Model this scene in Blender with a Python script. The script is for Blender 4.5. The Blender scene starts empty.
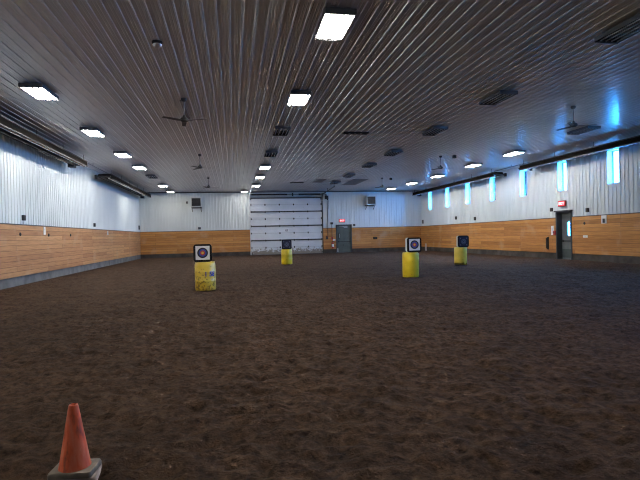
import bpy, bmesh, math, random
from mathutils import Vector, Matrix, noise
random.seed(7)
SC = bpy.context.scene
COL = SC.collection
PI = math.pi
# ------------------------------------------------------------------ room
WL, WR, D, H, Y0 = -8.01, 17.91, 43.9, 5.77, -5.0
ZT, ZB = 2.284, 0.337           # top and bottom of the timber kickboard
# ------------------------------------------------------------------ materials
MATS = {}
def new_mat(name):
    m = bpy.data.materials.new(name); m.use_nodes = True
    nt = m.node_tree; nt.nodes.clear()
    out = nt.nodes.new('ShaderNodeOutputMaterial')
    b = nt.nodes.new('ShaderNodeBsdfPrincipled')
    nt.links.new(b.outputs[0], out.inputs[0])
    MATS[name] = m
    return m, nt, b, out
def N(nt, t, **kw):
    n = nt.nodes.new('ShaderNode' + t)
    for k, v in kw.items():
        if k.startswith('i_'):
            key = k[2:].replace('_', ' ')
            n.inputs[key].default_value = v
        else: setattr(n, k, v)
    return n
def ramp(nt, fac, stops):
    r = nt.nodes.new('ShaderNodeValToRGB')
    e = r.color_ramp.elements
    while len(e) < len(stops): e.new(0.5)
    for el, (p, c) in zip(e, stops):
        el.position = p; el.color = (*c, 1)
    nt.links.new(fac, r.inputs[0]); return r
def objco(nt, scale=(1,1,1), rot=(0,0,0), loc=(0,0,0)):
    tc = nt.nodes.new('ShaderNodeTexCoord'); mp = nt.nodes.new('ShaderNodeMapping')
    mp.inputs['Scale'].default_value = scale; mp.inputs['Rotation'].default_value = rot; mp.inputs['Location'].default_value = loc
    nt.links.new(tc.outputs['Object'], mp.inputs[0]); return mp.outputs[0]
def mottled(name, c1, c2, scale=3.0, rough=.5, metal=0., bump=0., spec=.5, detail=4, stretch=(1,1,1), coat=0.):
    m, nt, b, o = new_mat(name)
    co = objco(nt, stretch)
    n = N(nt, 'TexNoise'); n.inputs['Scale'].default_value = scale; n.inputs['Detail'].default_value = detail
    nt.links.new(co, n.inputs['Vector'])
    r = ramp(nt, n.outputs['Fac'], [(.3, c1), (.7, c2)])
    nt.links.new(r.outputs[0], b.inputs['Base Color'])
    b.inputs['Roughness'].default_value = rough; b.inputs['Metallic'].default_value = metal
    b.inputs['Specular IOR Level'].default_value = spec; b.inputs['Coat Weight'].default_value = coat
    if bump:
        bp = N(nt, 'Bump'); bp.inputs['Strength'].default_value = bump; bp.inputs['Distance'].default_value = .02
        nt.links.new(n.outputs['Fac'], bp.inputs['Height']); nt.links.new(bp.outputs[0], b.inputs['Normal'])
    return m
def emit(name, col, s):
    m, nt, b, o = new_mat(name)
    b.inputs['Base Color'].default_value = (*col, 1)
    b.inputs['Emission Color'].default_value = (*col, 1); b.inputs['Emission Strength'].default_value = s
    return m

TUBE_POWER = 26.0
mottled('white_siding', (.62,.66,.66), (.70,.74,.74), 1.2, .42, stretch=(1,1,.25))
mottled('white_ceiling', (.66,.65,.65), (.76,.75,.75), .8, .40, spec=.5, stretch=(1,.2,1), coat=.6)
MATS['white_ceiling'].node_tree.nodes['Principled BSDF'].inputs['Coat Roughness'].default_value = .18
mottled('jamb_white', (.72,.76,.78), (.80,.82,.84), 2, .4)
mottled('dark_trim', (.03,.03,.035), (.05,.05,.055), 4, .5)
mottled('concrete', (.10,.097,.09), (.19,.185,.17), 2.2, .9, bump=.4, detail=8)
mottled('concrete_dirty', (.035,.028,.023), (.095,.082,.07), 1.6, .95, bump=.4, detail=8)
mottled('dark_steel', (.035,.032,.03), (.06,.055,.05), 5, .45, metal=.6)
mottled('black_plastic', (.012,.012,.014), (.022,.022,.025), 6, .45)
mottled('grey_steel', (.20,.20,.21), (.28,.28,.29), 4, .4, metal=.7)
mottled('galvanised', (.55,.56,.58), (.68,.69,.71), 7, .28, metal=.9)
mottled('bright_tube', (.75,.75,.76), (.88,.88,.88), 5, .25, metal=.9)
mottled('brown_reflector', (.006,.0045,.0035), (.015,.011,.008), 3, .8, spec=.05, stretch=(1,.2,1))
mottled('housing_grey', (.12,.12,.125), (.17,.17,.175), 4, .45, metal=.3)
mottled('lamp_reflector', (.55,.55,.56), (.65,.65,.66), 4, .18, metal=.9)
mottled('dead_tube', (.25,.25,.26), (.33,.33,.34), 6, .3)
mottled('fan_dark', (.03,.03,.03), (.05,.048,.045), 6, .5)
mottled('door_green', (.055,.072,.064), (.085,.105,.095), 2.5, .5)
mottled('door_grey', (.12,.135,.135), (.17,.185,.18), 2.5, .45)
mottled('door_frame', (.045,.05,.055), (.07,.075,.08), 3, .35, metal=.4)
mottled('heater_white', (.55,.55,.53), (.66,.66,.64), 3, .5)
mottled('red_paint', (.42,.03,.025), (.55,.05,.04), 5, .4)
mottled('label_white', (.72,.72,.70), (.82,.82,.80), 6, .6)
mottled('post_white', (.50,.44,.38), (.66,.60,.54), 6, .8)
mottled('cone_base_dark', (.15,.125,.095), (.27,.23,.18), 14, .85, bump=.25)
mottled('cone_base_pale', (.30,.24,.20), (.48,.38,.32), 12, .85, bump=.25)
mottled('hatch_taupe', (.17,.14,.12), (.26,.22,.19), 3, .6, stretch=(4,1,1))
mottled('ink_blue', (.02,.05,.42), (.05,.09,.55), 20, .6)
mottled('logo_dark', (.08,.09,.14), (.14,.15,.22), 20, .6)
mottled('target_side', (.45,.47,.47), (.62,.64,.63), 9, .8, bump=.3)
mottled('target_black', (.004,.004,.006), (.009,.009,.012), 8, .85, bump=.2, spec=.15)
mottled('target_navy', (.018,.020,.045), (.028,.03,.06), 8, .75)
mottled('target_paper', (.74,.75,.78), (.84,.85,.86), 5, .7)
mottled('ring_black', (.010,.012,.03), (.018,.02,.045), 9, .7)
mottled('ring_blue', (.03,.06,.30), (.05,.09,.38), 9, .7)
mottled('ring_red', (.50,.04,.05), (.60,.07,.07), 9, .7)
mottled('ring_gold', (.80,.48,.05), (.88,.58,.09), 9, .7)
mottled('ring_grey', (.10,.11,.17), (.16,.17,.24), 9, .7)
mottled('bolt_dark', (.02,.018,.016), (.035,.03,.028), 9, .6)
emit('tube_lit', (1.0, .97, .90), TUBE_POWER)
emit('tube_dim', (1.0, .97, .90), TUBE_POWER*.22)
emit('exit_red', (1.0, .04, .06), .05)
emit('exit_text', (1.0, .80, .82), .35)

def wood_mat(name, axis, c1=(.40,.155,.034), c2=(.60,.275,.068)):
    m, nt, b, o = new_mat(name)
    # boards run along the wall (axis 0 = x, 1 = y); z is up
    tc = nt.nodes.new('ShaderNodeTexCoord'); sp = N(nt, 'SeparateXYZ'); nt.links.new(tc.outputs['Object'], sp.inputs[0])
    cb = N(nt, 'CombineXYZ'); nt.links.new(sp.outputs[axis], cb.inputs[0]); nt.links.new(sp.outputs[2], cb.inputs[1])
    br = N(nt, 'TexBrick'); br.offset = .37; br.offset_frequency = 2
    br.inputs['Scale'].default_value = 1; br.inputs['Brick Width'].default_value = 4.9; br.inputs['Row Height'].default_value = .1947
    br.inputs['Mortar Size'].default_value = .006; br.inputs['Mortar Smooth'].default_value = .2
    br.inputs['Color1'].default_value = (*c1,1); br.inputs['Color2'].default_value = (*c2,1); br.inputs['Mortar'].default_value = (.10,.045,.018,1)
    mp0 = N(nt, 'Mapping'); mp0.inputs['Location'].default_value = (0, -ZB, 0); nt.links.new(cb.outputs[0], mp0.inputs[0])
    nt.links.new(mp0.outputs[0], br.inputs['Vector'])
    mp = N(nt, 'Mapping'); mp.inputs['Scale'].default_value = (.6, 9, 1); nt.links.new(cb.outputs[0], mp.inputs[0])
    n = N(nt, 'TexNoise'); n.inputs['Scale'].default_value = 2.0; n.inputs['Detail'].default_value = 6; n.inputs['Roughness'].default_value = .65
    nt.links.new(mp.outputs[0], n.inputs['Vector'])
    r = ramp(nt, n.outputs['Fac'], [(.25, (.62,.58,.54)), (.55, (1,1,1)), (.8, (1.12,1.13,1.15))])
    mx = N(nt, 'MixRGB', blend_type='MULTIPLY'); mx.inputs[0].default_value = 1
    nt.links.new(br.outputs[0], mx.inputs[1]); nt.links.new(r.outputs[0], mx.inputs[2])
    # worn / scuffed patches
    n2 = N(nt, 'TexNoise'); n2.inputs['Scale'].default_value = .9; n2.inputs['Detail'].default_value = 5; nt.links.new(cb.outputs[0], n2.inputs['Vector'])
    r2 = ramp(nt, n2.outputs['Fac'], [(.56, (0,0,0)), (.72, (.5,.5,.5))])
    mx2 = N(nt, 'MixRGB'); nt.links.new(r2.outputs[0], mx2.inputs[0]); nt.links.new(mx.outputs[0], mx2.inputs[1]); mx2.inputs[2].default_value = (.50,.33,.20,1)
    nt.links.new(mx2.outputs[0], b.inputs['Base Color'])
    b.inputs['Roughness'].default_value = .6
    bp = N(nt, 'Bump'); bp.inputs['Strength'].default_value = .5; bp.inputs['Distance'].default_value = .01; bp.invert = True
    nt.links.new(br.outputs['Fac'], bp.inputs['Height']); nt.links.new(bp.outputs[0], b.inputs['Normal'])
    return m
wood_mat('wood_x', 0); wood_mat('wood_y', 1); wood_mat('wood_left', 1, (.41,.18,.070), (.57,.30,.125))

def dirt_mat():
    m, nt, b, o = new_mat('dirt')
    co = objco(nt)
    n1 = N(nt, 'TexNoise'); n1.inputs['Scale'].default_value = 1.1; n1.inputs['Detail'].default_value = 8; n1.inputs['Roughness'].default_value = .65
    n2 = N(nt, 'TexNoise'); n2.inputs['Scale'].default_value = 14; n2.inputs['Detail'].default_value = 8; n2.inputs['Roughness'].default_value = .7
    n3 = N(nt, 'TexNoise'); n3.inputs['Scale'].default_value = 60; n3.inputs['Detail'].default_value = 4
    v = N(nt, 'TexVoronoi'); v.feature = 'SMOOTH_F1'; v.inputs['Scale'].default_value = 5.5; v.inputs['Randomness'].default_value = 1
    for t in (n1, n2, n3): nt.links.new(co, t.inputs['Vector'])
    # warp the pits so they read as hoof churn
    ad = N(nt, 'VectorMath', operation='MULTIPLY_ADD'); nt.links.new(n2.outputs['Color'], ad.inputs[0]); ad.inputs[1].default_value = (.25,.25,.25); nt.links.new(co, ad.inputs[2])
    nt.links.new(ad.outputs[0], v.inputs['Vector'])
    r1 = ramp(nt, n1.outputs['Fac'], [(.3, (.052,.029,.0165)), (.7, (.098,.056,.033))])
    r2 = ramp(nt, n2.outputs['Fac'], [(.34, (.36,.34,.33)), (.5, (1.0,1.0,1.0)), (.7, (1.55,1.52,1.5))])
    mx = N(nt, 'MixRGB', blend_type='MULTIPLY'); mx.inputs[0].default_value = 1
    nt.links.new(r1.outputs[0], mx.inputs[1]); nt.links.new(r2.outputs[0], mx.inputs[2])
    nt.links.new(mx.outputs[0], b.inputs['Base Color'])
    b.inputs['Roughness'].default_value = .95; b.inputs['Specular IOR Level'].default_value = .15
    s1 = N(nt, 'Math', operation='MULTIPLY_ADD'); nt.links.new(n2.outputs['Fac'], s1.inputs[0]); s1.inputs[1].default_value = .8; nt.links.new(v.outputs['Distance'], s1.inputs[2])
    s2 = N(nt, 'Math', operation='MULTIPLY_ADD'); nt.links.new(n3.outputs['Fac'], s2.inputs[0]); s2.inputs[1].default_value = .18; nt.links.new(s1.outputs[0], s2.inputs[2])
    bp = N(nt, 'Bump'); bp.inputs['Strength'].default_value = 1; bp.inputs['Distance'].default_value = .09
    nt.links.new(s2.outputs[0], bp.inputs['Height']); nt.links.new(bp.outputs[0], b.inputs['Normal'])
dirt_mat()

def barrel_mat(name, c1, c2, stain, zlo, zhi, amount):
    """yellow drum plastic with brown mud splashes that thin out upwards"""
    m, nt, b, o = new_mat(name)
    co = objco(nt)
    n = N(nt, 'TexNoise'); n.inputs['Scale'].default_value = 4; n.inputs['Detail'].default_value = 4; nt.links.new(co, n.inputs['Vector'])
    r = ramp(nt, n.outputs['Fac'], [(.3, c1), (.7, c2)])
    n2 = N(nt, 'TexNoise'); n2.inputs['Scale'].default_value = 13; n2.inputs['Detail'].default_value = 6; nt.links.new(co, n2.inputs['Vector'])
    sp = N(nt, 'SeparateXYZ'); nt.links.new(co, sp.inputs[0])
    mr = N(nt, 'MapRange'); mr.inputs['From Min'].default_value = zlo; mr.inputs['From Max'].default_value = zhi; mr.inputs['To Min'].default_value = amount; mr.inputs['To Max'].default_value = 0
    nt.links.new(sp.outputs[2], mr.inputs['Value'])
    a = N(nt, 'Math', operation='ADD'); nt.links.new(n2.outputs['Fac'], a.inputs[0]); nt.links.new(mr.outputs[0], a.inputs[1])
    r2 = ramp(nt, a.outputs[0], [(.66, (0,0,0)), (.80, (.85,.85,.85))])
    mx = N(nt, 'MixRGB'); nt.links.new(r2.outputs[0], mx.inputs[0]); nt.links.new(r.outputs[0], mx.inputs[1]); mx.inputs[2].default_value = (*stain, 1)
    nt.links.new(mx.outputs[0], b.inputs['Base Color'])
    b.inputs['Roughness'].default_value = .33; b.inputs['Specular IOR Level'].default_value = .6
    b.inputs['Coat Weight'].default_value = .25; b.inputs['Coat Roughness'].default_value = .3
    return m
barrel_mat('drum_muddy', (.78,.53,.04), (.86,.64,.10), (.20,.11,.03), 0, .95, .22)
barrel_mat('drum_clean', (.82,.60,.015), (.90,.68,.035), (.22,.14,.05), 0, .30, .12)
barrel_mat('drum_ragged', (.78,.60,.05), (.86,.68,.10), (.12,.08,.04), 0, .25, .16)

def cone_mat():
    m, nt, b, o = new_mat('cone_orange')
    co = objco(nt, (6,6,1.2))
    n = N(nt, 'TexNoise'); n.inputs['Scale'].default_value = 4; n.inputs['Detail'].default_value = 6; nt.links.new(co, n.inputs['Vector'])
    r = ramp(nt, n.outputs['Fac'], [(.33, (.30,.065,.035)), (.46, (.74,.125,.04)), (.70, (.78,.24,.14))])
    nt.links.new(r.outputs[0], b.inputs['Base Color']); b.inputs['Roughness'].default_value = .55
cone_mat()

def door_panel_mat():
    m, nt, b, o = new_mat('overhead_panel')
    co = objco(nt)
    n = N(nt, 'TexNoise'); n.inputs['Scale'].default_value = 7; n.inputs['Detail'].default_value = 8; nt.links.new(co, n.inputs['Vector'])
    nl = N(nt, 'TexNoise'); nl.inputs['Scale'].default_value = 1.0; nl.inputs['Detail'].default_value = 3; nt.links.new(co, nl.inputs['Vector'])
    r = ramp(nt, nl.outputs['Fac'], [(.3, (.60,.62,.65)), (.7, (.70,.72,.75))])
    sp = N(nt, 'SeparateXYZ'); nt.links.new(co, sp.inputs[0])
    mr = N(nt, 'MapRange'); mr.inputs['From Min'].default_value = .05; mr.inputs['From Max'].default_value = .75; mr.inputs['To Min'].default_value = .46; mr.inputs['To Max'].default_value = -.1
    nt.links.new(sp.outputs[2], mr.inputs['Value'])
    a = N(nt, 'Math', operation='ADD'); nt.links.new(n.outputs['Fac'], a.inputs[0]); nt.links.new(mr.outputs[0], a.inputs[1])
    r2 = ramp(nt, a.outputs[0], [(.60, (0,0,0)), (.74, (.8,.8,.8))])
    mx = N(nt, 'MixRGB'); nt.links.new(r2.outputs[0], mx.inputs[0]); nt.links.new(r.outputs[0], mx.inputs[1]); mx.inputs[2].default_value = (.17,.12,.07,1)
    nt.links.new(mx.outputs[0], b.inputs['Base Color']); b.inputs['Roughness'].default_value = .45
door_panel_mat()

def glass_mat():
    m = bpy.data.materials.new('pane_glass'); m.use_nodes = True; MATS['pane_glass'] = m
    nt = m.node_tree; nt.nodes.clear()
    o = N(nt, 'OutputMaterial'); t = N(nt, 'BsdfTransparent'); g = N(nt, 'BsdfGlossy'); f = N(nt, 'Fresnel'); mx = N(nt, 'MixShader')
    t.inputs[0].default_value = (.95,.98,1,1); g.inputs['Roughness'].default_value = .05; f.inputs[0].default_value = 1.25
    nt.links.new(f.outputs[0], mx.inputs[0]); nt.links.new(t.outputs[0], mx.inputs[1]); nt.links.new(g.outputs[0], mx.inputs[2]); nt.links.new(mx.outputs[0], o.inputs[0])
glass_mat()

# ------------------------------------------------------------------ mesh helpers
class MB:
    def __init__(self): self.v = []; self.f = []; self.mi = []
    def add(self, vs, fs, mi=0):
        o = len(self.v); self.v += [tuple(x) for x in vs]
        for q in fs: self.f.append([o + i for i in q]); self.mi.append(mi)
        return self
    def box(self, x0, x1, y0, y1, z0, z1, mi=0):
        return self.add([(x0,y0,z0),(x1,y0,z0),(x1,y1,z0),(x0,y1,z0),(x0,y0,z1),(x1,y0,z1),(x1,y1,z1),(x0,y1,z1)],
            [(0,3,2,1),(4,5,6,7),(0,1,5,4),(1,2,6,5),(2,3,7,6),(3,0,4,7)], mi)
    def cyl(self, a, b, r0, r1=None, n=12, caps=True, mi=0):
        a = Vector(a); b = Vector(b); r1 = r0 if r1 is None else r1
        d = (b - a).normalized(); u = d.orthogonal().normalized(); w = d.cross(u)
        vs = []
        for p, r in ((a, r0), (b, r1)):
            for i in range(n):
                t = 2*PI*i/n; vs.append(p + u*math.cos(t)*r + w*math.sin(t)*r)
        fs = [(i, (i+1) % n, n + (i+1) % n, n + i) for i in range(n)]
        if caps: fs += [tuple(reversed(range(n))), tuple(range(n, 2*n))]
        return self.add(vs, fs, mi)
    def tube(self, pts, r, n=8, mi=0):
        for a, b in zip(pts, pts[1:]): self.cyl(a, b, r, n=n, mi=mi)
        return self
    def lathe(self, prof, n=32, mi=0, cx=0, cy=0):
        vs = []; fs = []
        for (r, z) in prof:
            for i in range(n):
                t = 2*PI*i/n; vs.append((cx + r*math.cos(t), cy + r*math.sin(t), z))
        for k in range(len(prof)-1):
            for i in range(n):
                j = (i+1) % n
                fs.append((k*n+i, k*n+j, (k+1)*n+j, (k+1)*n+i))
        if prof[0][0] > 1e-6: fs.append(tuple(reversed(range(n))))
        if prof[-1][0] > 1e-6: fs.append(tuple(range((len(prof)-1)*n, len(prof)*n)))
        return self.add(vs, fs, mi)
    def prism(self, poly, axis, a, b, mi=0):
        """extrude a closed 2D polygon along axis (0,1,2) from a to b"""
        def P(u, w, t):
            return (t,u,w) if axis == 0 else (u,t,w) if axis == 1 else (u,w,t)
        n = len(poly)
        vs = [P(u, w, a) for u, w in poly] + [P(u, w, b) for u, w in poly]
        fs = [(i, (i+1) % n, n + (i+1) % n, n + i) for i in range(n)] + [tuple(reversed(range(n))), tuple(range(n, 2*n))]
        return self.add(vs, fs, mi)
    def build(self, name, mats, parent=None, loc=None, smooth=False, bevel=0, weld=False):
        me = bpy.data.meshes.new(name); me.from_pydata(self.v, [], self.f)
        if isinstance(mats, str): mats = [mats]
        for m in mats: me.materials.append(MATS[m])
        for p, i in zip(me.polygons, self.mi): p.material_index = i
        bm = bmesh.new(); bm.from_mesh(me)
        bmesh.ops.remove_doubles(bm, verts=bm.verts, dist=1e-5)
        bmesh.ops.recalc_face_normals(bm, faces=bm.faces)
        bm.to_mesh(me); bm.free()
        if smooth:
            for p in me.polygons: p.use_smooth = True
            try: me.set_sharp_from_angle(angle=math.radians(38))
            except Exception: pass
        o = bpy.data.objects.new(name, me); COL.objects.link(o)
        if parent: o.parent = parent
        if loc: o.location = loc
        if bevel:
            md = o.modifiers.new('bevel', 'BEVEL'); md.width = bevel; md.segments = 2; md.limit_method = 'ANGLE'
        return o

def tag(o, label, cat, group=None):
    o['label'] = label; o['category'] = cat
    if group: o['group'] = group
    return o
def thing(name, label, cat, loc=(0,0,0), rz=0, group=None):
    o = bpy.data.objects.new(name, None); COL.objects.link(o); o.empty_display_size = .2
    o.location = loc; o.rotation_euler = (0,0,rz)
    return tag(o, label, cat, group)
def struct(o):
    o['kind'] = 'structure'; return o
def sroot(name, loc=(0,0,0)):
    o = bpy.data.objects.new(name, None); COL.objects.link(o); o.location = loc
    return struct(o)
def dup(root, loc, label, rz=None, group=None):
    r = root.copy(); COL.objects.link(r); r.location = loc; r['label'] = label
    if rz is not None: r.rotation_euler = (0,0,rz)
    if group: r['group'] = group
    for ch in list(root.children):
        c = ch.copy(); COL.objects.link(c); c.parent = r
        for g in list(ch.children):
            d = g.copy(); COL.objects.link(d); d.parent = c
    return r
def text_mesh(name, s, size, mat, parent=None, depth=.004, fat=0):
    cu = bpy.data.curves.new(name, 'FONT'); cu.body = s; cu.size = size; cu.align_x = 'CENTER'; cu.align_y = 'CENTER'; cu.extrude = depth; cu.offset = fat
    t = bpy.data.objects.new(name, cu); COL.objects.link(t)
    dg = bpy.context.evaluated_depsgraph_get(); dg.update()
    me = bpy.data.meshes.new_from_object(t.evaluated_get(dg))
    bpy.data.objects.remove(t); bpy.data.curves.remove(cu)
    me.name = name; me.materials.clear(); me.materials.append(MATS[mat])
    o = bpy.data.objects.new(name, me); COL.objects.link(o)
    if parent: o.parent = parent
    return o

# ------------------------------------------------------------------ ribbed steel cladding
PITCH = .245
def rib_profile(a, b, holes=(), rh=.03):
    base = [(0,0),(.012,rh),(.046,rh),(.058,0),(.120,0),(.126,.004),(.138,.004),(.144,0),(.182,0),(.188,.004),(.200,.004),(.206,0)]
    pts = []; k = math.floor(a/PITCH)
    while k*PITCH < b:
        for u, h in base:
            t = k*PITCH + u
            if a < t < b: pts.append((t, h))
        k += 1
    pts = [(a,0)] + pts + [(b,0)]
    for h0, h1, *_ in holes:
        for e in (h0, h1):
            pts = [p for p in pts if abs(p[0]-e) > .002]
            import bisect
            i = bisect.bisect([p[0] for p in pts], e); (ta,ha),(tb,hb) = pts[i-1], pts[i]
            pts.insert(i, (e, ha + (hb-ha)*(e-ta)/(tb-ta)))
    return pts
def cladding(place, a, b, z0, z1, holes=(), rh=.027):
    """place(t, h, z) -> xyz ; holes = (t0,t1,zlo,zhi)"""
    m = MB(); pts = rib_profile(a, b, holes, rh)
    for (t0,h0),(t1,h1) in zip(pts, pts[1:]):
        mid = (t0+t1)/2; spans = [(z0, z1)]
        for ha, hb, zl, zh in holes:
            if ha < mid < hb:
                ns = []
                for s0, s1 in spans:
                    if zl > s0: ns.append((s0, min(zl, s1)))
                    if zh < s1: ns.append((max(zh, s0), s1))
                spans = ns
        for s0, s1 in spans:
            if s1 - s0 > 1e-4:
                m.add([place(t0,h0,s0), place(t1,h1,s0), place(t1,h1,s1), place(t0,h0,s1)], [(0,1,2,3)])
    return m

# windows / doors ----------------------------------------------------
WIN_Z0, WIN_Z1, WIN_W = 3.79, 5.38, .70
WINDOWS = [20.035 + 3.592*i for i in range(7)] + [20.035 - 3.592*i for i in (1, 2, 3)]
DR = (22.93, 24.13, 0, 2.60)        # right-hand man door (y0,y1,z0,z1)
DB = (9.50, 10.93, 0, 2.57)         # back man door (x0,x1,..)
DG = (1.60, 8.15, 0, 5.22)          # overhead door

# floor: churned dirt -------------------------------------------------
def floor():
    xs = []; x = WL
    while x < WR: xs.append(x); x += .035 if -3.2 < x < 4.2 else .10
    xs.append(WR)
    ys = []; y = Y0
    while y < D: ys.append(y); y += .35 if y < 2.2 else max(.03, .0085*(y-1.0))
    ys.append(D)
    nx, ny = len(xs), len(ys); v = []
    fr = noise.fractal; no = noise.noise
    for y in ys:
        for x in xs:
            e = min(1, min(x-WL, WR-x, D-y)/.5)
            p = Vector((x, y, 0))
            z = .020*fr(p*1.7, 1, 2, 3) + .026*fr(p*4.3, 1, 2, 3) + .012*no(p*.35)
            q = p*4.4 + Vector((no(p*2.3), no(p*2.3+Vector((9,4,2))), 0))*.55
            dist = noise.voronoi(q)[0][0]
            z -= .038*max(0, .55 - dist)/.55
            if y < 16: z += .018*fr(p*7, 1, 2, 3)
            v.append((x, y, z*max(0, e) - .004))
    f = [(j*nx+i, j*nx+i+1, (j+1)*nx+i+1, (j+1)*nx+i) for j in range(ny-1) for i in range(nx-1)]
    me = bpy.data.meshes.new('floor'); me.from_pydata(v, [], f); me.materials.append(MATS['dirt'])
    for p in me.polygons: p.use_smooth = True
    o = bpy.data.objects.new('floor', me); COL.objects.link(o); struct(o)
    MB().box(WL-1, WR+1, Y0-1, D+1, -.5, -.24).build('subgrade_light_seal', 'dirt', o)  # buried slab added to stop sky light leaking in around the floor edges
floor()

# ceiling ---------------------------------------------------------------
struct(cladding(lambda t, h, z: (t, z, H - h), WL, WR, Y0, D, rh=.021).build('ceiling', 'white_ceiling'))

# side walls ------------------------------------------------------------
def side_wall(name, X, s, holes, winholes):
    """s=+1: room lies on +x side (left wall)"""
    root = sroot(name)
    cladding(lambda t, h, z: (X + s*h, t, z), Y0, D, ZT, H, holes + winholes).build('siding', 'white_siding', root)
    m = MB(); c = MB(); cap = MB(); e0 = Y0
    segs = []
    for h in sorted(holes): segs.append((e0, h[0])); e0 = h[1]
    segs.append((e0, D))
    for a, b in segs:
        x0, x1 = sorted((X - s*.05, X + s*.045)); m.box(x0, x1, a, b, ZB, ZT)
        x0, x1 = sorted((X - s*.05, X + s*.015)); c.box(x0, x1, a, b, -.25, ZB)
        x0, x1 = sorted((X - s*.01, X + s*.06)); cap.box(x0, x1, a, b, ZT, ZT+.035)
    m.build('kickboard', 'wood_left' if s > 0 else 'wood_y', root); c.build('concrete_footing', 'concrete' if s > 0 else 'concrete_dirty', root); cap.build('cap_flashing', 'dark_trim', root)
    return root
side_wall('wall_left', WL, 1, [], [])
side_wall('wall_right', WR, -1, [DR], [(y-WIN_W/2, y+WIN_W/2, WIN_Z0, WIN_Z1) for y in WINDOWS])
# back wall
def back_wall():
    root = sroot('wall_back')
    cladding(lambda t, h, z: (t, D - h, z), WL, WR, ZT, H, [DG, DB]).build('siding', 'white_siding', root)
    m = MB(); c = MB(); cap = MB()
    for a, b in ((WL, DG[0]-.10), (DG[1]+.10, DB[0]-.05), (DB[1]+.05, WR)):
        m.box(a, b, D-.045, D+.05, ZB, ZT); c.box(a, b, D-.015, D+.05, -.25, ZB); cap.box(a, b, D-.06, D+.01, ZT, ZT+.035)
    m.build('kickboard', 'wood_x', root); c.build('concrete_footing', 'concrete_dirty', root); cap.build('cap_flashing', 'dark_trim', root)
back_wall()
wf = MB().box(WL, WR, Y0-.1, Y0, -.25, H+.1); struct(wf.build('wall_front', 'white_siding'))
# corner flashings under the ceiling
t1 = MB().box(WL, WL+.06, Y0, D, H-.10, H-.02); struct(t1.build('trim_1', 'white_siding'))
t2 = MB().box(WR-.06, WR, Y0, D, H-.10, H-.02); struct(t2.build('trim_2', 'white_siding'))
t3 = MB().box(WL, WR, D-.06, D, H-.09, H-.02); struct(t3.build('trim_3', 'dark_trim'))

# windows ---------------------------------------------------------------
REV = .33
for i, y in enumerate(WINDOWS):
    r = sroot('window_%d' % (i+1), (WR, y, WIN_Z0))
    w = WIN_W/2; h = WIN_Z1 - WIN_Z0
    m = MB()
    m.box(-.012, REV, w-.004, w+.03, -.03, h+.03).box(-.012, REV, -w-.03, -w+.004, -.03, h+.03)
    m.box(-.012, REV, -w, w, -.03, .004).box(-.012, REV, -w, w, h-.004, h+.03)
    m.build('window_reveal', 'jamb_white', r)
    f = MB()
    f.box(REV-.05, REV, w-.05, w-.004, .004, h-.004).box(REV-.05, REV, -w+.004, -w+.05, .004, h-.004)
    f.box(REV-.05, REV, -w+.05, w-.05, .004, .05).box(REV-.05, REV, -w+.05, w-.05, h-.05, h-.004)
    f.build('window_frame', 'grey_steel', r)
    MB().box(REV-.028, REV-.022, -w+.05, w-.05, .05, h-.05).build('pane', 'pane_glass', r)
    L = bpy.data.lights.new('daylight_portal', 'AREA'); L.shape = 'RECTANGLE'; L.size = h; L.size_y = WIN_W; L.cycles.is_portal = True
    lo = bpy.data.objects.new('daylight_portal', L); COL.objects.link(lo); lo.location = (WR+REV+.02, y, (WIN_Z0+WIN_Z1)/2)
    lo.rotation_euler = (0, PI/2, 0)

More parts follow.
